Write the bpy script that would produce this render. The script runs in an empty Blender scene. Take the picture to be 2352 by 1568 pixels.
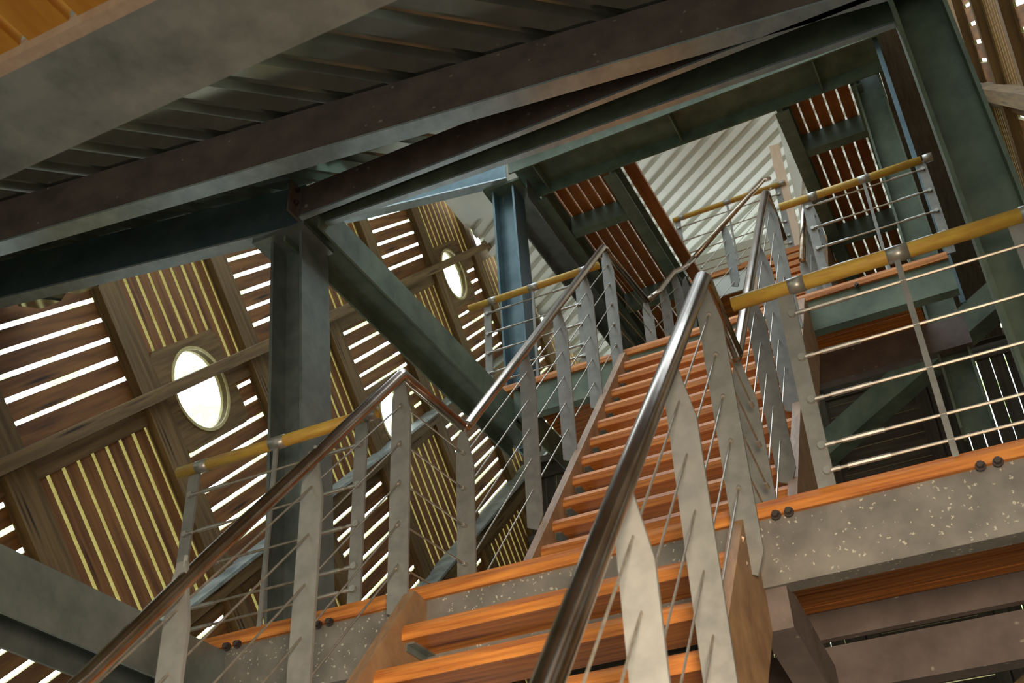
import bpy, bmesh, math, random
from mathutils import Vector, Matrix
random.seed(7)
S = bpy.context.scene
COL = S.collection
V = Vector
R2 = math.sqrt(2)

# ------------------------------------------------------------------ camera
cam_d = bpy.data.cameras.new('camera'); cam = bpy.data.objects.new('camera', cam_d); COL.objects.link(cam)
cam_d.sensor_width = 36.0; cam_d.lens = 2614.26 / 2352 * 36.0
cam_d.clip_start = 0.02; cam_d.clip_end = 300

def cam_basis():
    a, b, c = -0.61655842, 0.43567041, -0.04650579
    Rx = Matrix(((1, 0, 0), (0, math.cos(a), -math.sin(a)), (0, math.sin(a), math.cos(a))))
    Ry = Matrix(((math.cos(b), 0, math.sin(b)), (0, 1, 0), (-math.sin(b), 0, math.cos(b))))
    Rz = Matrix(((math.cos(c), -math.sin(c), 0), (math.sin(c), math.cos(c), 0), (0, 0, 1)))
    W = Rz @ Rx @ Ry
    rows = []
    for i, s in ((0, 1), (1, -1), (2, -1)):
        d = W[i]
        rows.append(Vector((d[0], d[2], -d[1])) * s)
    return rows
xr, yr, zr = cam_basis()
M4 = Matrix((xr, yr, zr)).transposed().to_4x4()
cam.matrix_world = M4
cam_d.dof.use_dof = True; cam_d.dof.focus_distance = 6.5; cam_d.dof.aperture_fstop = 5.0
S.camera = cam

# ------------------------------------------------------------------ world and exposure
S.view_settings.view_transform = 'Standard'; S.view_settings.look = 'None'
S.view_settings.exposure = 0.38; S.view_settings.gamma = 1.0; S.view_settings.use_curve_mapping = False
wd = bpy.data.worlds.new('sky'); S.world = wd; wd.use_nodes = True
nt = wd.node_tree; nt.nodes.clear()
def N(t, **k):
    n = nt.nodes.new(t)
    for a, b in k.items(): setattr(n, a, b)
    return n
out = N('ShaderNodeOutputWorld'); bg = N('ShaderNodeBackground'); tc = N('ShaderNodeTexCoord')
sep = N('ShaderNodeSeparateXYZ'); nt.links.new(tc.outputs['Generated'], sep.inputs[0])
rz = N('ShaderNodeValToRGB'); mr = N('ShaderNodeMapRange'); mr.inputs['From Min'].default_value = -1; mr.inputs['From Max'].default_value = 1
nt.links.new(sep.outputs['Z'], mr.inputs['Value']); nt.links.new(mr.outputs[0], rz.inputs[0])
e = rz.color_ramp.elements
e[0].position = 0.0; e[0].color = (0.02, 0.02, 0.014, 1)
e[1].position = 1.0; e[1].color = (0.75, 0.88, 1.0, 1)
for p, c in ((0.47, (0.04, 0.045, 0.02, 1)), (0.56, (0.5, 0.6, 0.42, 1)), (0.68, (0.9, 0.97, 1.0, 1))):
    q = e.new(p); q.color = c
# leaves of the surrounding trees against the sky
no = N('ShaderNodeTexNoise'); no.inputs['Scale'].default_value = 60; no.inputs['Detail'].default_value = 6
nt.links.new(tc.outputs['Generated'], no.inputs['Vector'])
lr = N('ShaderNodeValToRGB'); lr.color_ramp.elements[0].position = 0.42; lr.color_ramp.elements[1].position = 0.50
lr.color_ramp.elements[0].color = (0.27, 0.36, 0.14, 1); lr.color_ramp.elements[1].color = (1, 1, 1, 1)
nt.links.new(no.outputs['Fac'], lr.inputs[0])
mx = N('ShaderNodeMix', data_type='RGBA', blend_type='MULTIPLY')
lf = N('ShaderNodeMapRange'); lf.inputs['From Min'].default_value = 0.6; lf.inputs['From Max'].default_value = 0.9; lf.inputs['To Min'].default_value = 1; lf.inputs['To Max'].default_value = 0.15
nt.links.new(sep.outputs['Z'], lf.inputs['Value']); nt.links.new(lf.outputs[0], mx.inputs[0])
nt.links.new(rz.outputs[0], mx.inputs[6]); nt.links.new(lr.outputs[0], mx.inputs[7])
fy = N('ShaderNodeMapRange'); fy.inputs['From Min'].default_value = 0.2; fy.inputs['From Max'].default_value = 0.7
fz = N('ShaderNodeMath', operation='LESS_THAN'); fz.inputs[1].default_value = 0.02; nt.links.new(sep.outputs['Z'], fz.inputs[0])
fm = N('ShaderNodeMath', operation='MULTIPLY'); nt.links.new(sep.outputs['Y'], fy.inputs['Value']); nt.links.new(fy.outputs[0], fm.inputs[0]); nt.links.new(fz.outputs[0], fm.inputs[1])
m0 = N('ShaderNodeMix', data_type='RGBA', blend_type='LIGHTEN'); nt.links.new(fm.outputs[0], m0.inputs[0])
nt.links.new(mx.outputs[2], m0.inputs[6]); m0.inputs[7].default_value = (0.5, 0.55, 0.52, 1); mx = m0  # added bright band below the far horizon to lift the roof underside
# world toned dim grey behind the viewer (-Y side) to set its light
wy = N('ShaderNodeMapRange'); wy.inputs['From Min'].default_value = -0.15; wy.inputs['From Max'].default_value = -0.85
nt.links.new(sep.outputs['Y'], wy.inputs['Value'])
m2 = N('ShaderNodeMix', data_type='RGBA', blend_type='MIX'); nt.links.new(wy.outputs[0], m2.inputs[0])
nt.links.new(mx.outputs[2], m2.inputs[6]); m2.inputs[7].default_value = (0.075, 0.078, 0.068, 1)
# world dimmed on the right-hand (+X) side to keep its light low
wx = N('ShaderNodeMapRange'); wx.inputs['From Min'].default_value = 0.0; wx.inputs['From Max'].default_value = 0.5; wx.inputs['To Min'].default_value = 1; wx.inputs['To Max'].default_value = 0.3
nt.links.new(sep.outputs['X'], wx.inputs['Value'])
m3 = N('ShaderNodeMix', data_type='RGBA', blend_type='MULTIPLY'); m3.inputs[0].default_value = 1
nt.links.new(m2.outputs[2], m3.inputs[6]); nt.links.new(wx.outputs[0], m3.inputs[7])
nt.links.new(m3.outputs[2], bg.inputs['Color']); bg.inputs['Strength'].default_value = 5.0
nt.links.new(bg.outputs[0], out.inputs[0])

ld = bpy.data.lights.new('added_fill_light', 'AREA'); ld.shape = 'DISK'; ld.size = .9; ld.spread = math.radians(85); ld.energy = 52; ld.color = (1.0, .80, .58)  # added warm fill behind the camera, no fixture stands there
lo = bpy.data.objects.new('added_fill_light', ld); COL.objects.link(lo); lo.location = (.35, -.35, .45)
lo.rotation_euler = (V((-.42, 1.0, .0)).to_track_quat('-Z', 'Y')).to_euler()

# ------------------------------------------------------------------ materials
def mat(name, c1, c2, scale=6, stretch=(1, 1, 1), rough=0.6, metal=0.0, detail=5, bump=0.15, spots=None, contrast=0.35, rust=None, coat=0.0, rot=None, knots=None):
    m = bpy.data.materials.new(name); m.use_nodes = True
    t = m.node_tree; b = t.nodes['Principled BSDF']
    def A(k, **kw):
        n = t.nodes.new(k)
        for x, y in kw.items(): setattr(n, x, y)
        return n
    L = t.links.new
    co = A('ShaderNodeTexCoord'); mp = A('ShaderNodeMapping'); mp.inputs['Scale'].default_value = stretch
    if rot is not None:
        m0_ = A('ShaderNodeMapping'); m0_.inputs['Rotation'].default_value = rot
        L(co.outputs['Object'], m0_.inputs[0]); L(m0_.outputs[0], mp.inputs[0])
    else: L(co.outputs['Object'], mp.inputs[0])
    n = A('ShaderNodeTexNoise'); n.inputs['Scale'].default_value = scale; n.inputs['Detail'].default_value = detail; n.inputs['Roughness'].default_value = 0.6
    L(mp.outputs[0], n.inputs['Vector'])
    r = A('ShaderNodeValToRGB'); r.color_ramp.elements[0].position = 0.5 - contrast / 2; r.color_ramp.elements[1].position = 0.5 + contrast / 2
    r.color_ramp.elements[0].color = (*c1, 1); r.color_ramp.elements[1].color = (*c2, 1)
    L(n.outputs['Fac'], r.inputs[0]); last = r.outputs[0]
    if rust:
        n3 = A('ShaderNodeTexNoise'); n3.inputs['Scale'].default_value = rust[1]; n3.inputs['Detail'].default_value = 4
        L(co.outputs['Object'], n3.inputs['Vector'])
        r3 = A('ShaderNodeValToRGB'); r3.color_ramp.elements[0].position = rust[2]; r3.color_ramp.elements[1].position = rust[2] + 0.12
        L(n3.outputs['Fac'], r3.inputs[0])
        mm = A('ShaderNodeMix', data_type='RGBA'); L(r3.outputs[0], mm.inputs[0]); L(last, mm.inputs[6]); mm.inputs[7].default_value = (*rust[0], 1); last = mm.outputs[2]
    if knots:
        kv = A('ShaderNodeTexVoronoi'); kv.inputs['Scale'].default_value = knots[1]; L(mp.outputs[0], kv.inputs['Vector'])
        kr = A('ShaderNodeValToRGB'); kr.color_ramp.elements[0].position = .05; kr.color_ramp.elements[1].position = .22
        kr.color_ramp.elements[0].color = (1, 1, 1, 1); kr.color_ramp.elements[1].color = (0, 0, 0, 1); L(kv.outputs['Distance'], kr.inputs[0])
        mm = A('ShaderNodeMix', data_type='RGBA'); L(kr.outputs[0], mm.inputs[0]); L(last, mm.inputs[6]); mm.inputs[7].default_value = (*knots[0], 1); last = mm.outputs[2]
    if spots:
        vo = A('ShaderNodeTexVoronoi'); vo.inputs['Scale'].default_value = spots[1]; vo.inputs['Randomness'].default_value = 1
        nn = A('ShaderNodeTexNoise'); nn.inputs['Scale'].default_value = spots[1] * 2.3
        L(co.outputs['Object'], nn.inputs['Vector'])
        va = A('ShaderNodeVectorMath', operation='MULTIPLY_ADD'); va.inputs[1].default_value = (0.03, 0.03, 0.03)
        L(nn.outputs['Color'], va.inputs[0]); L(co.outputs['Object'], va.inputs[2]); L(va.outputs[0], vo.inputs['Vector'])
        rr = A('ShaderNodeValToRGB'); rr.color_ramp.elements[0].position = spots[2]; rr.color_ramp.elements[1].position = spots[2] + 0.05
        rr.color_ramp.elements[0].color = (1, 1, 1, 1); rr.color_ramp.elements[1].color = (0, 0, 0, 1)
        L(vo.outputs['Distance'], rr.inputs[0])
        mm = A('ShaderNodeMix', data_type='RGBA'); L(rr.outputs[0], mm.inputs[0]); L(last, mm.inputs[6]); mm.inputs[7].default_value = (*spots[0], 1); last = mm.outputs[2]
    L(last, b.inputs['Base Color'])
    b.inputs['Roughness'].default_value = rough; b.inputs['Metallic'].default_value = metal
    if coat: b.inputs['Coat Weight'].default_value = coat
    if bump:
        bp = A('ShaderNodeBump'); bp.inputs['Strength'].default_value = bump; bp.inputs['Distance'].default_value = 0.01
        L(n.outputs['Fac'], bp.inputs['Height']); L(bp.outputs[0], b.inputs['Normal'])
    return m

M = {}
M['steel'] = mat('galvanised_steel', (.17, .20, .19), (.30, .335, .32), 5, rough=.36, metal=.55, bump=.08)
M['steel_green'] = mat('algae_green_steel', (.08, .11, .08), (.17, .22, .16), 4, rough=.55, metal=.15, bump=.08)
M['steel_brown'] = mat('rusty_brown_steel', (.11, .085, .075), (.19, .15, .135), 5, rough=.55, metal=.15, bump=.1, spots=((.34, .32, .27), 9, .06))
M['steel_blue'] = mat('blue_grey_steel', (.09, .15, .185), (.17, .25, .29), 4, rough=.35, metal=.55, bump=.06)
M['flange'] = mat('galvanised_flange_lit_tone', (.38, .46, .52), (.56, .65, .70), 8, rough=.3, metal=.6, bump=.03)  # brighter than the web: light on the underside put into the colour
M['steel_spot'] = mat('grey_steel_with_lichen', (.15, .14, .125), (.24, .225, .20), 7, rough=.6, metal=.1, bump=.1, spots=((.50, .48, .40), 34, .15))
M['post'] = mat('post_steel', (.20, .20, .19), (.30, .295, .275), 9, rough=.5, metal=.25, bump=.06)
M['inox'] = mat('stainless_brown_reflection', (.36, .25, .17), (.60, .50, .42), 5, rough=.2, metal=1, bump=0)  # brown reflection of the stairs put into the base colour
M['cable'] = mat('steel_cable', (.30, .27, .22), (.48, .42, .34), 30, rough=.4, metal=.7, bump=0)
M['fitting'] = mat('cast_fitting', (.35, .34, .31), (.5, .48, .44), 20, rough=.4, metal=.7, bump=0)
M['sheet'] = mat('corrugated_sheet', (.40, .42, .38), (.54, .56, .51), 3, rough=.17, metal=.85, bump=.03)
M['roof'] = mat('white_roof_sheet', (.68, .69, .64), (.8, .8, .75), 2, rough=.45, bump=0)
M['white'] = mat('white_metal', (.7, .74, .72), (.8, .83, .8), 2, rough=.4, bump=0)
def wood(name, c1, c2, st, rough=.6, sc=4, bump=.3, contrast=.4, coat=0, rot=None, knots=None): return mat(name, c1, c2, sc, st, rough, 0, 8, bump, contrast=contrast, coat=coat, rot=rot, knots=knots)
M['tread'] = wood('orange_tread_wood_x', (.30, .075, .012), (.78, .30, .055), (.6, 12, 12), .62, knots=((.16, .04, .01), .9))
M['plank_y'] = wood('orange_deck_wood_y', (.17, .045, .010), (.52, .19, .035), (5, .9, 5), .6, sc=2, contrast=.5)
M['plank_gold'] = wood('golden_deck_wood', (.70, .26, .03), (.95, .50, .06), (5, .9, 5), .6, sc=2)
M['steel_pale'] = mat('pale_grey_steel', (.22, .25, .24), (.42, .46, .44), 6, rough=.5, metal=.2, bump=.03)
M['string'] = wood('stringer_wood', (.22, .12, .06), (.40, .24, .12), (10, 2, 2), .6)
M['barn'] = wood('weathered_board_x', (.13, .05, .018), (.27, .13, .05), (3, 3, 3), .8, sc=5)
H45 = (-math.pi / 4, 0, 0)
BC = ((.12, .042, .012), (.36, .155, .042)); TC = ((.10, .055, .018), (.28, .175, .07)); KN = ((.03, .012, .006), 1.1)
M['barn_u'] = wood('weathered_board_rising', *BC, (4, .7, 9), .75, sc=1.6, rot=H45, knots=KN)
M['barn_v'] = wood('weathered_board_falling', *BC, (4, 9, .7), .75, sc=1.6, rot=H45, knots=KN)
M['timber_u'] = wood('old_timber_rising', *TC, (6, .7, 12), .8, sc=1.6, rot=H45, knots=KN)
M['timber_v'] = wood('old_timber_falling', *TC, (6, 12, .7), .8, sc=1.6, rot=H45, knots=KN)
M['grey_wood_u'] = wood('grey_board_level', (.06, .05, .042), (.15, .13, .105), (.7, 4, 9), .8, sc=1.6)
M['grey_wood_v'] = wood('grey_board_upright', (.06, .05, .042), (.15, .13, .105), (9, 4, .7), .8, sc=1.6)
M['edge'] = wood('lit_board_edge', (.55, .46, .2), (.75, .68, .36), (3, 3, 3), .7, sc=6, bump=0)  # pale tone stands for daylight on the board sides
M['timber'] = wood('old_timber', (.12, .07, .028), (.25, .165, .08), (3, 3, 3), .8, sc=6)
M['grey_wood'] = wood('grey_board', (.12, .10, .08), (.22, .19, .15), (8, 1, 8), .8)
M['rail_wood'] = wood('yellow_rail_wood', (.50, .26, .05), (.66, .45, .07), (2, 9, 9), .55)
M['bolt'] = mat('dark_bolt', (.06, .045, .04), (.1, .08, .07), 20, rough=.5, metal=.6, bump=0)
M['pale_wood'] = wood('pale_new_wood', (.70, .50, .36), (.82, .64, .48), (8, 8, 1), .5)

# ------------------------------------------------------------------ helpers
def tag(o, label=None, cat=None, group=None, kind=None):
    if label: o['label'] = label
    if cat: o['category'] = cat
    if group: o['group'] = group
    if kind: o['kind'] = kind
    return o
def root(name, loc, label=None, cat=None, group=None, kind=None):
    o = bpy.data.objects.new(name, None); COL.objects.link(o); o.location = V(loc); o.empty_display_size = .1
    return tag(o, label, cat, group, kind)
def wloc(o):
    p = V((0, 0, 0))
    while o: p += o.location; o = o.parent
    return p
def obj(name, bm, mats, parent=None, loc=None, smooth=False):
    if not isinstance(mats, (list, tuple)): mats = [mats]
    bmesh.ops.recalc_face_normals(bm, faces=bm.faces)
    base = wloc(parent) if parent else V((0, 0, 0))
    if loc is None:
        lo = V((min(v.co[i] for v in bm.verts) for i in range(3))); hi = V((max(v.co[i] for v in bm.verts) for i in range(3)))
        loc = (lo + hi) / 2
    off = V(loc)
    bmesh.ops.translate(bm, verts=bm.verts, vec=-off)
    me = bpy.data.meshes.new(name); bm.to_mesh(me); bm.free()
    for m in mats: me.materials.append(m)
    if smooth:
        for p in me.polygons: p.use_smooth = True
    o = bpy.data.objects.new(name, me); COL.objects.link(o)
    o.location = off - base
    if parent: o.parent = parent
    return o
def B(): return bmesh.new()
def prism(bm, p0, p1, poly, side, up, mi=0):
    """extrude polygon (a along side, b along up) from p0 to p1"""
    side = V(side); up = V(up); p0 = V(p0); p1 = V(p1)
    a = [bm.verts.new(p0 + side * x + up * y) for x, y in poly]
    b = [bm.verts.new(p1 + side * x + up * y) for x, y in poly]
    n = len(poly); fs = []
    fs.append(bm.faces.new(a[::-1])); fs.append(bm.faces.new(b))
    for i in range(n):
        fs.append(bm.faces.new((a[i], a[(i + 1) % n], b[(i + 1) % n], b[i])))
    for f in fs: f.material_index = mi
    return fs
def box(bm, x0, x1, y0, y1, z0, z1, mi=0):
    return prism(bm, (x0, y0, z0), (x1, y0, z0), [(0, 0), (y1 - y0, 0), (y1 - y0, z1 - z0), (0, z1 - z0)], (0, 1, 0), (0, 0, 1), mi)
def plate(bm, pts, n, t):
    """polygon with thickness t along n"""
    n = V(n).normalized() * t
    a = [bm.verts.new(V(p)) for p in pts]; b = [bm.verts.new(V(p) + n) for p in pts]
    bm.faces.new(a[::-1]); bm.faces.new(b)
    for i in range(len(a)): bm.faces.new((a[i], a[(i + 1) % len(a)], b[(i + 1) % len(a)], b[i]))
def frame(p0, p1, up=(0, 0, 1)):
    d = (V(p1) - V(p0)).normalized(); s = d.cross(V(up)).normalized(); u = s.cross(d).normalized()
    return d, s, u
def circle(r, n=12): return [(r * math.cos(2 * math.pi * i / n), r * math.sin(2 * math.pi * i / n)) for i in range(n)]
def rod(bm, p0, p1, r, n=8):
    d, s, u = frame(p0, p1, (0, 0, 1) if abs((V(p1) - V(p0)).normalized().z) < .95 else (0, 1, 0))
    prism(bm, p0, p1, circle(r, n), s, u)
def tube(bm, pts, r, n=14):
    pts = [V(p) for p in pts]; rings = []
    for i, p in enumerate(pts):
        t = ((pts[min(i + 1, len(pts) - 1)] - pts[i]).normalized() + (pts[i] - pts[max(i - 1, 0)]).normalized()).normalized()
        s = t.cross(V((0, 0, 1))).normalized(); u = s.cross(t)
        k = 1.0
        if 0 < i < len(pts) - 1:
            c = (pts[i + 1] - pts[i]).normalized().dot((pts[i] - pts[i - 1]).normalized()); k = 1 / max(.6, math.sqrt((1 + c) / 2))
        rings.append([bm.verts.new(p + s * (r * math.cos(a)) + u * (r * k * math.sin(a))) for a in [2 * math.pi * j / n for j in range(n)]])
    for A_, B_ in zip(rings, rings[1:]):
        for j in range(n): bm.faces.new((A_[j], A_[(j + 1) % n], B_[(j + 1) % n], B_[j]))
    bm.faces.new(rings[0][::-1]); bm.faces.new(rings[-1])
def Isec(b, h, tf=.016, tw=.012):
    x, w = b / 2, tw / 2
    return [(-x, 0), (x, 0), (x, tf), (w, tf), (w, h - tf), (x, h - tf), (x, h), (-x, h), (-x, h - tf), (-w, h - tf), (-w, tf), (-x, tf)]
def Csec(b, h, tf=.016, tw=.012):      # web at 0, flanges to +b
    w = math.copysign(tw, b); return [(0, 0), (b, 0), (b, tf), (w, tf), (w, h - tf), (b, h - tf), (b, h), (0, h)]
def beam(name, p0, p1, sec, m, label, cat='beam', lying=False, side=None, group=None, extra=None, mats=None, flange=None):
    """top-level steel beam; lying turns the section on its side"""
    d, s, u = frame(p0, p1)
    if side is not None: s = V(side)
    r = root(name, p0, label, cat, group)
    if flange:                      # channel: web and top flange, plus a galvanised bottom flange painted as lit
        b_, h_ = flange; w = math.copysign(.012, b_)
        bm = B(); prism(bm, p0, p1, [(0, .016), (w, .016), (w, h_ - .016), (b_, h_ - .016), (b_, h_), (0, h_)], s, u); obj('web', bm, M[m], r)
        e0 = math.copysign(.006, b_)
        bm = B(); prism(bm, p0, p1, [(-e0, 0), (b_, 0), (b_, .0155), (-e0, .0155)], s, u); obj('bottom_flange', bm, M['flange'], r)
        return r, d, s, u
    bm = B(); prism(bm, p0, p1, [(y, x) for x, y in sec] if lying else sec, s, u)
    obj('profile', bm, M[m], r)
    return r, d, s, u
def bolts(parent, pts, ax, r=.013, l=.025):
    for p in pts:
        bm = B(); p = V(p); prism(bm, p, p + V(ax) * l, circle(r, 6), *(((1, 0, 0), (0, 0, 1)) if abs(ax[1]) else ((0, 1, 0), (0, 0, 1)) if abs(ax[0]) else ((1, 0, 0), (0, 1, 0))))
        prism(bm, p, p + V(ax) * l * .25, circle(r * 1.5, 10), *(((1, 0, 0), (0, 0, 1)) if abs(ax[1]) else ((0, 1, 0), (0, 0, 1)) if abs(ax[0]) else ((1, 0, 0), (0, 1, 0))))
        obj('bolt', bm, M['bolt'], parent)

# ------------------------------------------------------------------ basket-weave board walls
def rect_minus(r, h):
    a0, a1, b0, b1 = r; c0, c1, d0, d1 = h
    if a1 <= c0 or a0 >= c1 or b1 <= d0 or b0 >= d1: return [r]
    o = []
    if a0 < c0: o.append((a0, c0, b0, b1))
    if a1 > c1: o.append((c1, a1, b0, b1))
    m0, m1 = max(a0, c0), min(a1, c1)
    if b0 < d0: o.append((m0, m1, b0, d0))
    if b1 > d1: o.append((m0, m1, d1, b1))
    return o
def wall(name, mp, inn, u_edges, v_edges, parity, ok, holes=(), tm='timber', bmat='barn', gap=.038):
    """mp(u,v)->point on wall; inn = inward unit vector; boards t thick lie outward of the plane"""
    W = root(name, mp(u_edges[0], v_edges[0]), kind='structure')
    t = .038; P = .1735; g = gap
    eu = (mp(1, 0) - mp(0, 0)); ev = (mp(0, 1) - mp(0, 0))
    def slab(bm, r, z0, z1, edge=True):
        a0, a1, b0, b1 = r
        vs = {}
        for k, z in ((0, z0), (1, z1)):
            for i, (a, b) in enumerate(((a0, b0), (a1, b0), (a1, b1), (a0, b1))): vs[k, i] = bm.verts.new(mp(a, b) + inn * z)
        bm.faces.new([vs[0, i] for i in range(4)]); bm.faces.new([vs[1, i] for i in range(4)])
        for i in range(4):
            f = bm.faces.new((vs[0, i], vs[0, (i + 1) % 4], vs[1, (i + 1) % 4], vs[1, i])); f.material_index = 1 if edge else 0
    cells = []
    for i in range(len(u_edges) - 1):
        for j in range(len(v_edges) - 1):
            a, b = u_edges[i], v_edges[j]; w, h = u_edges[i + 1] - a, v_edges[j + 1] - b
            if not ok(a + w / 2, b + h / 2): continue
            cells.append((i, j)); bm = B(); hs = [q for q in holes]
            run_u = (i + j + parity) % 2 == 0
            def add(r):
                rs = [r]
                for (cu, cv, cr) in hs:
                    rs = sum([rect_minus(q, (cu - .52, cu + .52, cv - .45, cv + .45)) for q in rs], [])
                for q in rs:
                    if q[1] - q[0] > .004 and q[3] - q[2] > .004: slab(bm, q, -t, 0)
            if run_u:
                k = 0; y = b + .0
                y0 = b + .235
                add((a, a + w, b, y0 - g / 2))
                while y0 + P < b + h - .12:
                    jig = random.uniform(-.004, .004)
                    add((a, a + w, y0 + g / 2 + jig, y0 + P - g / 2)); y0 += P
                add((a, a + w, y0 + g / 2, b + h))
            else:
                x0 = a + .31
                add((a, x0 - g / 2, b, b + h))
                while x0 + P < a + w + .03:
                    jig = random.uniform(-.004, .004)
                    add((x0 + g / 2 + jig, x0 + P - g / 2, b, b + h)); x0 += P
                if x0 + g / 2 < a + w: add((x0 + g / 2, a + w, b, b + h))
            if bm.verts: obj('slat_panel', bm, [M[bmat + ('_u' if run_u else '_v')], M['edge']], W)
            else: bm.free()
    # cover plate of the cell (blocks the gaps where frame boards overlap)
    for i in range(len(u_edges)):                          # timbers along v
        js = [j for j in range(len(v_edges) - 1) if (i, j) in cells or (i - 1, j) in cells]
        for j in js:
            bm = B(); a = u_edges[i]; b0, b1 = v_edges[j] + .0, v_edges[j + 1]
            slab(bm, (a - .15, a - .01, b0, b1), 0, .08, False); slab(bm, (a + .01, a + .15, b0, b1), .0, .06, False)
            slab(bm, (a - .17, a + .17, b0, b1), 0, .012, False)
            obj('frame_timber', bm, M[tm + '_v'], W)
    for j in range(len(v_edges)):
        iis = [i for i in range(len(u_edges) - 1) if (i, j) in cells or (i, j - 1) in cells]
        if not iis: continue
        bm = B(); b = v_edges[j]; u0, u1 = u_edges[min(iis)], u_edges[max(iis) + 1]
        slab(bm, (u0, u1, b - .045, b + .06), .09, .20, False)
        obj('rail_timber', bm, M[tm + '_u'], W)
        if name == 'wall_left' and b < -2:
            bm = B(); o_, d_ = (.065, .24) if b > -3 else (.20, .30)
            slab(bm, (u0, u1, b + o_, b + o_ + .03), .03, d_, False); obj('lit_top_strip', bm, M['steel_pale'], W)  # pale strip painted for light on the rail timber's upper face
        bm = B(); 
        for i in iis:
            segs = [(u_edges[i], u_edges[i + 1], b - .20, b + .03)]
            for (cu, cv, cr) in holes: segs = sum([rect_minus(q, (cu - .40, cu + .40, cv - .40, cv + .40)) for q in segs], [])
            for q in segs: slab(bm, q, .0, .03, False)
        if bm.verts: obj('cover_board', bm, M[tm + '_u'], W)
        else: bm.free()
    for cu, cv, cr in holes:
        if not ok(cu, cv): continue
        bm = B(); n = 40
        ci = [(cu + cr * math.cos(2 * math.pi * k / n), cv + cr * math.sin(2 * math.pi * k / n)) for k in range(n)]
        ou = []
        for k in range(n):
            c, s = math.cos(2 * math.pi * k / n), math.sin(2 * math.pi * k / n); m_ = min(.54 / abs(c) if abs(c) > 1e-6 else 9, .47 / abs(s) if abs(s) > 1e-6 else 9)
            ou.append((cu + c * m_, cv + s * m_))
        A0 = [bm.verts.new(mp(*p) + inn * -.03) for p in ci]; A1 = [bm.verts.new(mp(*p) + inn * .02) for p in ci]
        O0 = [bm.verts.new(mp(*p) + inn * -.03) for p in ou]; O1 = [bm.verts.new(mp(*p) + inn * .02) for p in ou]
        for k in range(n):
            l = (k + 1) % n
            bm.faces.new((A1[k], A1[l], O1[l], O1[k])); bm.faces.new((A0[k], A0[l], O0[l], O0[k])); bm.faces.new((A0[k], A0[l], A1[l], A1[k])); bm.faces.new((O0[k], O0[l], O1[l], O1[k]))
        obj('porthole_board', bm, M[tm + '_u'], W)
        bm = B()
        q = [[bm.verts.new(mp(cu + r_ * math.cos(2 * math.pi * k / n), cv + r_ * math.sin(2 * math.pi * k / n)) + inn * z) for k in range(n)] for r_, z in ((cr, .03), (cr, -.06), (cr + .03, -.06), (cr + .03, .03))]
        for m_ in range(4):
            for k in range(n):
                l = (k + 1) % n; bm.faces.new((q[m_][k], q[m_][l], q[(m_ + 1) % 4][l], q[(m_ + 1) % 4][k]))
        obj('porthole_ring', bm, M['edge'], W)
    return W

XL, XR, YB = -6.2, 1.0, 13.6
def mpL(u, v): return V((XL, (u - v) / R2, (u + v) / R2))
def mpR(u, v): return V((XR, (u - v) / R2, (u + v) / R2))
ue = [7.97 + 1.7 * i for i in range(-5, 10)]; ve = [-.5 + 1.7 * j for j in range(-4, 4)]
def okL(u, v): y = (u - v) / R2; z = (u + v) / R2; return 1.0 < y < 17.5 and -1.6 < z < 12
wall('wall_left', mpL, V((1, 0, 0)), ue, ve, 0, okL, holes=[(8.69, -.61, .37), (12.1, -1.92, .37), (15.41, -.69, .36)])
ueR = [10.25 + 1.7 * i for i in range(-5, 4)]
wall('wall_right', mpR, V((-1, 0, 0)), ueR, ve[:-1], 1, lambda u, v: 2.2 < (u - v) / R2 < 13.2 and -1.5 < (u + v) / R2 < 10.5)
def mpB(u, v): return V((u, YB, v))
wall('wall_back', mpB, V((0, -1, 0)), [XL + 1.44 * i for i in range(6)], [-1.2 + 1.57 * j for j in range(7)], 0, lambda u, v: v < 9.0, bmat='grey_wood', tm='grey_wood', gap=.007)

# ------------------------------------------------------------------ corrugated sheets
def corrugated(bm, z, x0, x1, y0, y1, ang, pitch=.235, dep=.06, th=.004, planes=()):
    c, s = math.cos(ang), math.sin(ang); cx, cy = (x0 + x1) / 2, (y0 + y1) / 2; R = math.hypot(x1 - x0, y1 - y0) / 2 + .4
    prof = []; q = -R
    while q < R:
        prof += [(q, 0), (q + pitch * .52, 0), (q + pitch * .63, dep), (q + pitch * .89, dep)]; q += pitch
    vs = []
    for sgn in (-1, 1):
        vs.append([bm.verts.new((cx + c * R * sgn - s * a, cy + s * R * sgn + c * a, z + b)) for a, b in prof])
    for i in range(len(prof) - 1): bm.faces.new((vs[0][i], vs[0][i + 1], vs[1][i + 1], vs[1][i]))
    for co, no in [((x0, 0, 0), (-1, 0, 0)), ((x1, 0, 0), (1, 0, 0)), ((0, y0, 0), (0, -1, 0)), ((0, y1, 0), (0, 1, 0))] + list(planes):
        bmesh.ops.bisect_plane(bm, geom=bm.verts[:] + bm.edges[:] + bm.faces[:], plane_co=co, plane_no=no, clear_outer=True)
    r = bmesh.ops.extrude_face_region(bm, geom=bm.faces[:]); bmesh.ops.translate(bm, verts=[v for v in r['geom'] if isinstance(v, bmesh.types.BMVert)], vec=(0, 0, th))
bm = B(); corrugated(bm, 5.275, -6.15, .45, -1.5, 4.62, math.radians(40), planes=[((-3.5, 4.42, 0), (-.14, .99, 0))] if False else ())
tag(obj('ceiling', bm, M['sheet']), kind='structure')
# roof high above the stair opening
bm = B(); corrugated(bm, 11.5, -6.1, 1.0, 11.55, 17.0, math.radians(-35.5), pitch=.21, dep=.055)
tag(obj('ceiling', bm, M['roof']), kind='structure')
bm = B(); box(bm, -6.1, 1.0, 9.2, 11.55, 11.46, 11.5); tag(obj('trim_1', bm, M['white']), kind='structure')

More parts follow.
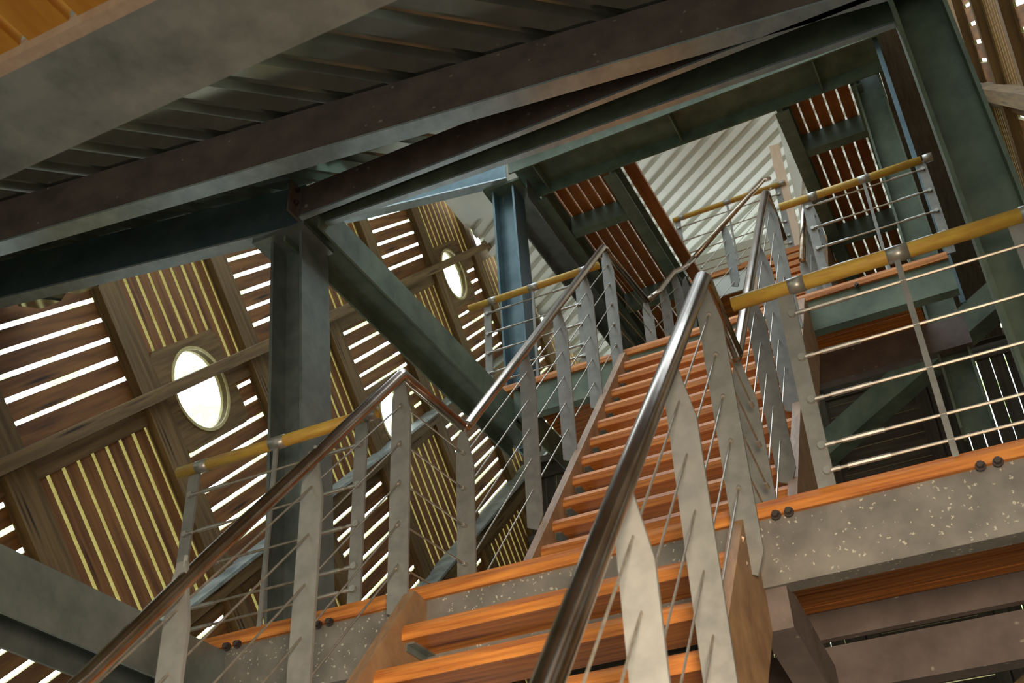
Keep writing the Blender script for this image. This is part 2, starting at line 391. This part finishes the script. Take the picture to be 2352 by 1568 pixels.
# ------------------------------------------------------------------ steel frame
def bm_rot(x, x0, y0, deg): return y0 + (x - x0) * math.tan(math.radians(deg))
# level above the first landing (underside at z 4.87)
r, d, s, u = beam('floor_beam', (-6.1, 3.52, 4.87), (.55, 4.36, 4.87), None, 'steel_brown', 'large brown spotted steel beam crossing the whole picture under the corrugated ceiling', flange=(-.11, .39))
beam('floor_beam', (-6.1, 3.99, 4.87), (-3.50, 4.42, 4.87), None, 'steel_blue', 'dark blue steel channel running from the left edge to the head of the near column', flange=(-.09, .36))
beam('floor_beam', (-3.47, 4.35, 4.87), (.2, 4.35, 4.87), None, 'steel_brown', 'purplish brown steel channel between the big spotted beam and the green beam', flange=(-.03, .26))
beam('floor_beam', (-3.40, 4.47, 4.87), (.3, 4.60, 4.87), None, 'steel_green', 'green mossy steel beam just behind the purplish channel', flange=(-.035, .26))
r = root('connection_plate', (-3.48, 4.35, 4.87), 'upright steel joint plate where the blue and purplish channels meet', 'plate')
bm = B(); box(bm, -3.50, -3.485, 4.25, 4.50, 4.87, 5.13); obj('plate', bm, M['steel_brown'], r)
bolts(r, [(-3.485, 4.31, 5.08), (-3.485, 4.31, 4.97)], (1, 0, 0))
# second storey floor (underside at z 7.9)
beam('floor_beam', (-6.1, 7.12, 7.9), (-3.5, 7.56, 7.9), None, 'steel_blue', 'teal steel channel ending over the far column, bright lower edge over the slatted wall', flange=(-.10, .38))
r = root('deck_girder', (-1.6, 7.75, 8.0), 'wide dark green girder with stiffener plates along the front of the upper deck', 'beam')
bm = B(); prism(bm, (-3.45, 7.97, 8.05), (.2, 7.97, 8.05), [(y, x) for x, y in Isec(.30, .46, .016, .012)], (0, -1, 0), (0, 0, 1)); obj('profile', bm, M['steel_green'], r)
for x in (-3.2, -1.78, -.4):
    bm = B(); box(bm, x, x + .015, 7.53, 7.95, 7.91, 8.04); obj('stiffener', bm, M['steel_green'], r)
r, d, s, u = beam('floor_beam', (-3.45, 7.38, 8.22), (.2, 7.38, 8.22), Csec(-.10, .34), 'steel_green', 'dark green channel with upright stiffeners directly in front of the upper deck girder')
for x in (-3.25, -2.2, -1.0):
    bm = B(); box(bm, x, x + .012, 7.34, 7.38, 8.22, 8.56); obj('stiffener', bm, M['steel_green'], r)
for y, lab in ((8.62, 'front'), (10.15, 'middle'), (11.8, 'rear')):
    for x0, x1, sd in ((-3.25, -2.60, 'left'), (-.82, -.14, 'right')):
        beam('deck_joist', (x0, y, 7.88), (x1, y, 7.88), Csec(-.10, .22), 'steel_green', f'{lab} short green cross joist under the {sd} part of the orange upper deck', 'joist')
for x, lab in ((-2.56, 'left'), (-.80, 'right')):
    beam('deck_trimmer', (x, 7.98, 7.86), (x, 13.2, 7.86), Isec(.13, .24), 'steel_green', f'green steel trimmer along the {lab} side of the stair opening', 'beam')
for x, lab in ((-3.30, 'left'), (-.10, 'right')):
    beam('deck_trimmer', (x, 7.98, 7.86), (x, 13.2, 7.86), Isec(.10, .24), 'steel_green', f'dark outer steel joist on the {lab} side of the upper deck', 'beam')
# columns and lying beams along the left
def Hcol(name, p0, p1, label, m, b=.30, h=.30, rot=False):
    d = (V(p1) - V(p0)).normalized(); bm = B(); sec = [(x, y - h / 2) for x, y in Isec(b, h, .02, .014)]
    if rot: sec = [(y, x) for x, y in sec]
    prism(bm, p0, p1, sec, (1, 0, 0), (0, 1, 0)); r = root(name, p0, label, 'column')
    obj('profile', bm, M[m], r); return r
r = Hcol('steel_column', (-3.44, 4.66, 1.95), (-3.63, 4.58, 4.87), 'near grey steel column behind the lower left railing, diagonal beam springs from its head', 'steel', .30, .24, True)
bm = B(); box(bm, -3.86, -3.46, 4.38, 4.72, 4.84, 4.87); obj('cap_plate', bm, M['steel'], r)
r = Hcol('steel_column', (-3.52, 7.80, 4.95), (-3.58, 7.76, 7.9), 'far blue steel column behind the upper left railing', 'steel_blue', .26, .24, True)
bm = B(); box(bm, -3.78, -3.38, 7.6, 7.95, 7.87, 7.9); obj('cap_plate', bm, M['steel_green'], r)
for (y0, y1, z, lab, m) in ((4.42, 7.70, 4.80, 'teal steel beam slanting down from the near column head to the far landing', 'steel_green'), (7.75, 13.5, 7.75, 'broad pale green steel beam slanting away from the far column head', 'steel'), (.6, 3.97, 1.66, 'dark steel beam in the lower left corner below the handrail', 'steel')):
    r = root('side_beam', (-3.5, y0, z), lab, 'beam')
    bm = B(); prism(bm, (-3.5, y0, z), (-3.5, y1, z), [(y, x) for x, y in [(a, b - .14) for a, b in Isec(.24, .28, .016, .014)]], (1, 0, 0), (0, 0, 1))
    bmesh.ops.translate(bm, verts=bm.verts, vec=(0, 0, .12)); obj('profile', bm, M[m], r)
# right hand columns
Hcol('steel_column', (.355, 4.55, 1.2), (.355, 4.55, 5.27), 'large dark steel column at the right edge behind the yellow handrail', 'steel_green', .25, .26, True)
Hcol('steel_column', (-.0, 8.1, 4.2), (-.0, 8.1, 8.35), 'dark green steel column under the right end of the upper deck', 'steel_green', .22, .24, True)
r = root('tie_plate', (.12, 4.5, 5.1), 'long thin blue grey flat bar hanging beside the large right column', 'bar')
bm = B(); prism(bm, (.15, 4.75, 5.05), (.17, 7.35, 5.05), [(0, 0), (.03, 0), (.03, .012), (0, .012)], (1, 0, 0), (0, 0, 1)); bm.free()
bm = B(); box(bm, .15, .19, 7.60, 7.615, 5.0, 8.1); obj('bar', bm, M['steel_blue'], r)
# beams under the first landing
beam('landing_joist', (-1.35, 5.16, 1.84), (.95, 5.16, 1.84), Csec(-.05, .13), 'steel_brown', 'dark brown steel joist under the planks of the right landing', 'joist')
beam('landing_joist', (-1.6, 5.24, 1.62), (.95, 5.24, 1.62), Csec(-.12, .21), 'steel_brown', 'rusty brown channel behind the landing joist at the bottom right', 'joist')
beam('landing_joist', (-1.6, 7.95, 4.86), (.15, 7.95, 4.86), Csec(-.09, .26), 'steel_brown', 'dark steel joist at the back of the upper right landing', 'joist')
r = root('bracket', (-.9, 4.1, 1.66), 'dark steel bracket arm below the corner of the right landing', 'bracket')
bm = B(); prism(bm, (-.86, 4.02, 1.70), (-.86, 4.70, 1.56), [(-.06, -.2), (.06, -.2), (.06, .0), (-.06, .0)], (1, 0, 0), (0, 0, 1)); obj('arm', bm, M['steel_brown'], r)
beam('back_beam', (-3.4, 12.4, 5.6), (.8, 9.2, 6.1), Csec(-.2, .3), 'steel_green', 'grey sloping steel beam far behind the right railing', 'beam')

# ------------------------------------------------------------------ landings
def planks_x(parent, x0, x1, y0, y1, z, t=.045, w=.14, g=.012, m='tread'):
    y = y0
    while y < y1 - .02:
        bm = B(); box(bm, x0, x1, y, min(y + w, y1), z - t, z); obj('plank', bm, M[m], parent); y += w + g
def planks_y(parent, x0, x1, y0, y1, z, t=.04, w=.106, g=.019, m='plank_y'):
    x = x0
    while x < x1 - .02:
        bm = B(); box(bm, x, min(x + w, x1), y0, y1, z - t, z); obj('plank', bm, M[m], parent); x += w + g
def landing(Y, Zt, x0, x1, xa, xb, label, m='steel_spot', bolt_x=(), depth=1.12, xc=None, xp=None):
    xc = x0 if xc is None else xc; xp = x0 if xp is None else xp
    r = root('landing', ((x0 + x1) / 2, Y, Zt), label, 'landing')
    bm = B(); prism(bm, (xc, Y, Zt - .34), (x1, Y, Zt - .34), [(0, 0), (.09, 0), (.09, .012), (.012, .012), (.012, .27), (0, .27)], (0, 1, 0), (0, 0, 1))
    obj('edge_channel', bm, M[m], r)
    bm = B(); prism(bm, (x0, Y - .02, Zt), (x1, Y - .02, Zt), [(0, -.072), (0, -.034), (.018, 0), (.14, 0), (.14, -.072)], (0, 1, 0), (0, 0, 1)); bmesh.ops.bevel(bm, geom=bm.edges[:], offset=.003, segments=1); obj('nosing_plank', bm, M['tread'], r)
    planks_x(r, xp, xb, Y + .135, Y + depth, Zt, .045)
    for x in (xc, ):
        bm = B(); box(bm, x, x + .012, Y + .012, Y + depth, Zt - .34, Zt - .05); obj('end_channel', bm, M[m], r)
    bolts(r, [(x, Y - .02, Zt - .075) for x in bolt_x], (0, -1, 0))
    return r
landing(4.0, 2.0, -3.62, .77, 0, .12, 'lower landing, grey spotted channel edge with an orange nosing plank across the stair head', bolt_x=(-.78, -.73, -.03, .03, -2.86, -2.8, -3.36, -3.3))
landing(7.2, 5.2, -3.60, .16, 0, -.13, 'upper landing with green stained channel edge, seen beyond the second flight', 'steel_green', bolt_x=(-3.3, -.5), xc=-3.36, xp=-3.34)
r = root('landing', (-1.7, 10.4, 8.2), 'top landing edge with a white channel below the highest railing', 'landing')
bm = B(); box(bm, -2.49, -.87, 10.42, 10.44, 7.85, 8.12); obj('edge_channel', bm, M['white'], r)
bm = B(); box(bm, -2.56, -.8, 10.4, 10.55, 8.13, 8.2); obj('nosing_plank', bm, M['tread'], r)
planks_x(r, -2.5, -.86, 10.57, 13.2, 8.2, .04)
# upper deck boards, running away from the viewer
for x0, x1, lab in ((-3.36, -2.58, 'left'), (-.78, -.04, 'right')):
    r = root('deck', (x0, 8.0, 8.15), f'orange plank deck seen from below, {lab} of the stair opening', 'deck')
    planks_y(r, x0, x1, 8.02, 13.3, 8.16)
r = root('deck', (.36, 6.0, 8.15), 'dark plank strip added as shade beside the right wall above the large column', 'deck')
planks_y(r, .13, .62, 4.8, 13.3, 8.16, m='grey_wood', g=.0005)  # added dark strip, fills the gap where the column faces lie in shade
r = root('side_board', (-2.37, 9, 8.12), 'long brown board along the left edge of the stair opening, light on both sides', 'board')
bm = B(); box(bm, -2.47, -2.34, 8.0, 10.38, 8.10, 8.15); obj('board', bm, M['plank_y'], r)
# walkway close above the viewer
r = root('walkway', (-3.6, 1.4, 2.6), 'blurred steel edged walkway with orange underside close above the viewer', 'walkway')
bm = B(); prism(bm, (-6.0, 1.40, 2.60), (-.55, 1.40, 2.60), [(0, 0), (.31, 0), (.31, .03), (.02, .03), (.02, .26), (0, .26)], (0, 1, 0), (0, 0, 1)); obj('edge_channel', bm, M['steel_pale'], r)
bm = B(); box(bm, -6.0, -.55, 1.36, 1.40, 2.60, 2.66); obj('edge_strip', bm, M['pale_wood'], r)
x = -6.0
while x < -.6:
    bm = B(); box(bm, x, x + .15, .4, 1.36, 2.64, 2.69); obj('plank', bm, M['plank_gold'], r); x += .185
# floor under the viewer
bm = B(); box(bm, -6.2, 1.0, -2.5, 13.6, -1.32, -1.2); tag(obj('floor', bm, M['grey_wood']), kind='structure')

# ------------------------------------------------------------------ stairs
SL = 1.213
def flight(name, y_top, z_top, n, label, x0=-2.32, x1=-.93, dy=.200, dz=.245, up=.06, ytw=-2):
    r = root(name, ((x0 + x1) / 2, y_top - n * dy, z_top - n * dz), label, 'staircase')
    sl = dz / dy
    for i in range(1, n + 1):
        y = y_top - i * dy; z = z_top - i * dz
        bm = B(); prism(bm, (x0, y, z), (x1, y, z), [(0, -.07), (0, -.028), (.018, 0), (.235, 0), (.235, -.07)], (0, 1, 0), (0, 0, 1)); bmesh.ops.bevel(bm, geom=bm.edges[:], offset=.003, segments=1)
        t = obj('tread', bm, M['tread'], r)
        for xx, ss in ((x0 + .001, 1), (x1 - .001, -1)):
            b2 = B(); box(b2, min(xx, xx + ss * .04), max(xx, xx + ss * .04), y + .03, y + .22, z - .078, z - .070)
            box(b2, min(xx, xx + ss * .006), max(xx, xx + ss * .006), y + .03, y + .22, z - .105, z - .078); obj('tread_bracket', b2, M['steel'], t)
    yb, zb = y_top - n * dy - .06, z_top - n * dz - .06 * sl + up
    yt, zt = y_top - .10, z_top - .10 * sl + up
    for xa, xb in ((x0 - .05, x0), (x1, x1 + .05)):
        bm = B(); pts = [(xa, yb, zb), (xa, yt, zt), (xa, yt + .14, zt - .02), (xa, yt + .14, zt - .42), (xa, yb + .26, zb - .16)]
        plate(bm, pts, (1, 0, 0), xb - xa); bmesh.ops.bevel(bm, geom=bm.edges[:], offset=.004, segments=1)
        st = obj('stringer', bm, M['string'], r)
        for i in range(1, n, 1):
            y = y_top - i * dy + .06; z = z_top - i * dz - .02
            if xa < x0 - .01: bolts(st, [(xb, y, z)], (1, 0, 0), .008, .012)
    return r
flight('staircase', 4.0, 2.0, 13, 'lowest wooden stair flight with bright orange treads at the bottom of the picture')
flight('staircase', 7.2, 5.2, 13, 'middle stair flight of dark orange treads climbing from the lower to the upper landing', dy=.179, dz=.2286, up=.03)
flight('staircase', 10.4, 8.2, 12, 'highest stair flight climbing through the deck opening to the top landing', x0=-1.62, dy=.182, dz=.231)

# ------------------------------------------------------------------ railings
def flat_post(bm, x, y, zt, zb, w=.10, t=.014, sd=1):
    h = w / 2 * sd
    pts = [(x - h, zb), (x + h * .3, zb - .03), (x + h, zb + .06), (x + h, zt - .22), (x + h * .15, zt), (x - h * .55, zt), (x - h, zt - .10)]
    plate(bm, [(a, y - t / 2, b) for a, b in pts], (0, 1, 0), t)
def slope_rail(x, knots, posts, cables, label, r_=.029, fit=True, cat='railing', ncab=5):
    R = root('stair_railing', (x, knots[0][-2], posts[0][2]), label, cat)
    pts = [(k if len(k) == 3 else (x, k[0], k[1])) for k in knots]
    bm = B(); tube(bm, pts, r_); obj('handrail', bm, M['inox'], R, smooth=True)
    for (y, zt, zb) in posts:
        bm = B(); flat_post(bm, x, y, zt, zb); obj('post', bm, M['post'], R)
        bm = B(); rod(bm, (x, y, zt - .02), (x, y, zt + .02), .008); obj('rail_pin', bm, M['fitting'], R)
    for (a, b) in cables:
        bm = B(); rod(bm, a, b, .0042, 6); obj('cable', bm, M['cable'], R)
        d = (V(b) - V(a)).normalized()
        for p, sg in ((V(a), 1), (V(b), -1)):
            bm = B(); rod(bm, p, p + d * sg * .035, .010, 8); obj('cable_end', bm, M['fitting'], R)
    return R
def slope_cables(x, y0, z0, y1, z1, n=5, dz=.205):
    return [((x, y0, z0 - .17 - i * dz), (x, y1, z1 - .17 - i * dz)) for i in range(n)]
def level_cables(x, y0, y1, z0, z1, n=5, dz=.205):
    return [((x, y0, z0 - .17 - i * dz), (x, y1, z1 - .17 - i * dz)) for i in range(n)]
def railz(y, k):
    for (a, b), (c, d) in zip(k, k[1:]):
        if a <= y <= c: return b + (d - b) * (y - a) / (c - a)
    return k[-1][1]
nos = lambda y, yt, zt: zt - (yt - y) * SL
# left side, from the camera's level up
xl = -2.405
kL = [(1.2, .02), (3.89, 3.06), (4.54, 3.10), (7.12, 6.23), (8.2, 6.37)]
kL1 = [(1.1, -.20), (3.89, 3.06)]
p1 = [(y, railz(y, kL) - .02, nos(y, 4.0, 2.0) - .12) for y in (1.3, 1.95, 2.60, 3.25)] + [(3.90, 3.03, 1.86)]
slope_rail(xl, [(1.0, -.25), (2.27, 1.10), (2.70, 1.63), (3.87, 3.03), (3.90, 3.06), (3.96, 3.06), (4.50, 3.09)], p1, slope_cables(xl, 1.3, railz(1.3, kL), 3.9, 3.06) + level_cables(xl, 3.9, 4.53, 3.06, 3.10),
           'long brown reflecting tube handrail with flat posts on the left of the lowest flight')
p2 = [(4.53, 3.07, 1.99)] + [(y, railz(y, kL) - .02, nos(y, 7.2, 5.2) - .10) for y in (5.37, 5.98, 6.57)] + [(7.15, 6.20, 5.0)]
slope_rail(xl, [(4.53, 3.10), (4.56, 3.12), (7.08, 6.20), (7.14, 6.23), (7.2, 6.22), (8.17, 6.35)], p2, slope_cables(xl, 4.53, 3.10, 7.15, 6.23) + level_cables(xl, 7.15, 8.17, 6.23, 6.37),
           'tube handrail with flat posts on the left of the middle flight')
p3 = [(8.15, 6.34, 5.17), (8.80, 6.98, 5.6), (9.35, 7.50, 6.5), (9.75, 7.72, 7.0)]
slope_rail(xl, [(xl, 8.18, 6.36), (xl, 8.62, 6.78), (xl, 8.95, 7.13), (xl, 9.25, 7.45), (xl, 9.45, 7.62), (-2.36, 9.6, 7.75), (-2.26, 9.7, 7.92)], p3, slope_cables(xl, 8.15, 6.36, 9.4, 7.55, 4),
           'bright curved handrail starting the highest flight on its left side')
R = slope_rail(-1.9, [(-2.26, 9.7, 7.92), (-1.42, 10.2, 9.12), (-1.36, 10.3, 9.2)], [(9.91, 8.42, 7.55)], [((-2.2, 9.7, 7.75 - i * .2), (-1.36, 10.3, 9.05 - i * .2)) for i in range(4)],
           'thin two tone handrail climbing to the right below the white roof')
# right side
xq = -.875
kR = [(1.2, -.2), (3.87, 3.02), (4.26, 2.88)]
pr = [(y, railz(y, kR) - .03, nos(y, 4.0, 2.0) - .12) for y in (1.3, 1.95, 2.57, 3.20)] + [(3.86, 3.0, 1.68)]
slope_rail(xq, [(1.0, -.50), (1.95, .70), (2.52, 1.40), (3.84, 3.01), (3.88, 3.03), (3.93, 3.0), (4.24, 2.86)], pr, slope_cables(xq, 1.3, railz(1.3, kR), 3.87, 3.02) + level_cables(xq, 3.87, 4.4, 3.02, 2.84, 4),
           'thick blurred handrail in the foreground with pale flat posts, right of the lowest flight', r_=.034)
xs = -.93
kS = [(4.54, 3.06), (6.70, 5.83)]
ps = [(4.56, 3.02, 1.99)] + [(y, railz(y, kS) - .03, nos(y, 7.2, 5.2) - .10) for y in (5.22, 5.85)] + [(6.66, 5.78, 4.5)]
slope_rail(xs, [(4.5, 3.02), (4.54, 3.06), (6.64, 5.80), (6.70, 5.85), (6.78, 5.8), (7.1, 5.7)], ps, slope_cables(xs, 4.56, 3.06, 6.68, 5.83),
           'steep dark handrail on the right of the middle flight, partly behind the foreground posts')
kT = [(8.0, 6.15), (10.0, 8.8)]
pt = [(y, railz(y, kT) - .03, railz(y, kT) - 1.15) for y in (8.05, 8.7, 9.35, 9.95)]
slope_rail(xs, [(7.95, 6.1), (10.0, 8.8), (10.2, 8.85)], pt, slope_cables(xs, 8.05, 6.2, 9.95, 8.75), 'dark far handrail with clustered posts right of the highest flight')

def x_rail(Y, z0, x0, x1, wide, thin, cab, label, r_=.032, hrm='rail_wood', clamps=True, cabx=None, zr=.95, pw=.068):
    R = root('landing_railing', ((x0 + x1) / 2, Y, z0), label, 'railing')
    zt = z0 + zr
    bm = B(); tube(bm, [(x0, Y, zt), (x1, Y, zt)], r_, 16); obj('handrail', bm, M[hrm], R, smooth=True)
    for x in wide:
        bm = B(); box(bm, x - pw / 2, x + pw / 2, Y + .005, Y + .019, z0 - .02, zt - .005); obj('post', bm, M['post'], R)
        bm = B(); tube(bm, [(x + pw / 2 - .01, Y, zt), (x + pw / 2 + .06, Y, zt)], r_ + .003, 16); obj('rail_clamp', bm, M['fitting'], R, smooth=True)
    for x in thin:
        bm = B(); box(bm, x - .012, x + .012, Y - .006, Y + .006, z0 - .02, zt); obj('thin_post', bm, M['post'], R)
        bm = B(); tube(bm, [(x - .035, Y, zt), (x + .055, Y, zt)], r_ + .003, 16); obj('rail_clamp', bm, M['fitting'], R, smooth=True)
    a, b = cabx or (wide[0], wide[-1])
    for h in cab:
        zz = z0 + h
        bm = B(); rod(bm, (a, Y, zz), (b, Y, zz), .0065, 6); obj('cable', bm, M['cable'], R)
        for p, sg in ((a, 1), (b, -1)):
            bm = B(); rod(bm, (p, Y, zz), (p + sg * .05, Y, zz), .010, 8); rod(bm, (p + sg * .08, Y, zz), (p + sg * .24, Y, zz), .0105, 8)
            prism(bm, (p, Y - .012, zz), (p, Y + .004, zz), circle(.016, 10), (1, 0, 0), (0, 0, 1)); obj('turnbuckle', bm, M['fitting'], R)
    return R
CH = (.81, .59, .385, .175, .065)
x_rail(4.0, 2.0, -.80, .46, (-.575, .37), (-.10,), CH, 'large yellow wooden handrail with five horizontal cables on the right of the lower landing', r_=.033, cabx=(-.56, .78))
x_rail(4.0, 2.0, -3.83, -2.60, (-3.73, -2.70), (-3.205,), CH, 'yellow wooden handrail with horizontal cables on the left of the lower landing', zr=.965)
x_rail(7.2, 5.2, -.92, .2, (-.71, .19), (-.25,), CH, 'yellow brown handrail with cables on the right of the upper landing', zr=.90)
x_rail(7.2, 5.2, -3.76, -2.5, (-3.58, -2.70), (-3.13,), CH, 'pale handrail with cables on the left of the upper landing, before the far column', zr=.93)
x_rail(10.4, 8.2, -2.6, -1.2, (-2.55, -1.3), (-1.92,), CH, 'bright yellow handrail of the top landing in front of the white roof', zr=.95)
# upright pale board and struts near the opening
r = root('upright_board', (-1.15, 10.0, 8.7), 'brightly lit pale wooden upright board beside the stair opening', 'board')
bm = B(); box(bm, -1.29, -1.175, 10.41, 10.46, 8.2, 9.79); obj('board', bm, M['pale_wood'], r)
r = root('white_post', (-.93, 10.2, 8.0), 'white painted steel post at the right edge of the stair opening', 'post')
bm = B(); box(bm, -1.15, -1.03, 10.6, 10.72, 8.2, 11.46); obj('shaft', bm, M['white'], r)
bm = B(); box(bm, -1.0, -.78, 10.6, 10.62, 8.75, 9.1); obj('gusset', bm, M['white'], r)

r = root('screen_panel', (-2.2, 13.3, 9.5), 'white sheet screen at the far end of the top landing under the roof', 'panel')
bm = B(); box(bm, -3.1, -1.35, 13.1, 13.12, 8.2, 10.7); obj('sheet', bm, M['white'], r)

# small things
r = root('cord', (-.86, 3.80, 1.78), 'frayed pale cord tied to the foot of the post at the landing corner', 'cord')
bm = B(); tube(bm, [(-.93, 3.80, 1.80), (-.92, 3.80, 1.77), (-.895, 3.80, 1.74), (-.90, 3.80, 1.71), (-.88, 3.80, 1.68), (-.89, 3.80, 1.64), (-.90, 3.80, 1.61)], .006, 8); obj('strand', bm, M['pale_wood'], r, smooth=True)
bm = B(); tube(bm, [(-.92, 3.795, 1.78), (-.885, 3.79, 1.755), (-.872, 3.79, 1.775), (-.895, 3.79, 1.79)], .005, 8); obj('knot', bm, M['pale_wood'], r, smooth=True)
r = root('timber_brace', (.2, 6.0, 1.4), 'dark wooden brace crossing the bottom right corner below the landing', 'brace')
bm = B(); prism(bm, (-.55, 5.9, 1.25), (.9, 5.9, 2.15), [(0, 0), (.12, 0), (.12, .25), (0, .25)], (0, 1, 0), (0, 0, 1)); obj('plank', bm, M['timber'], r)
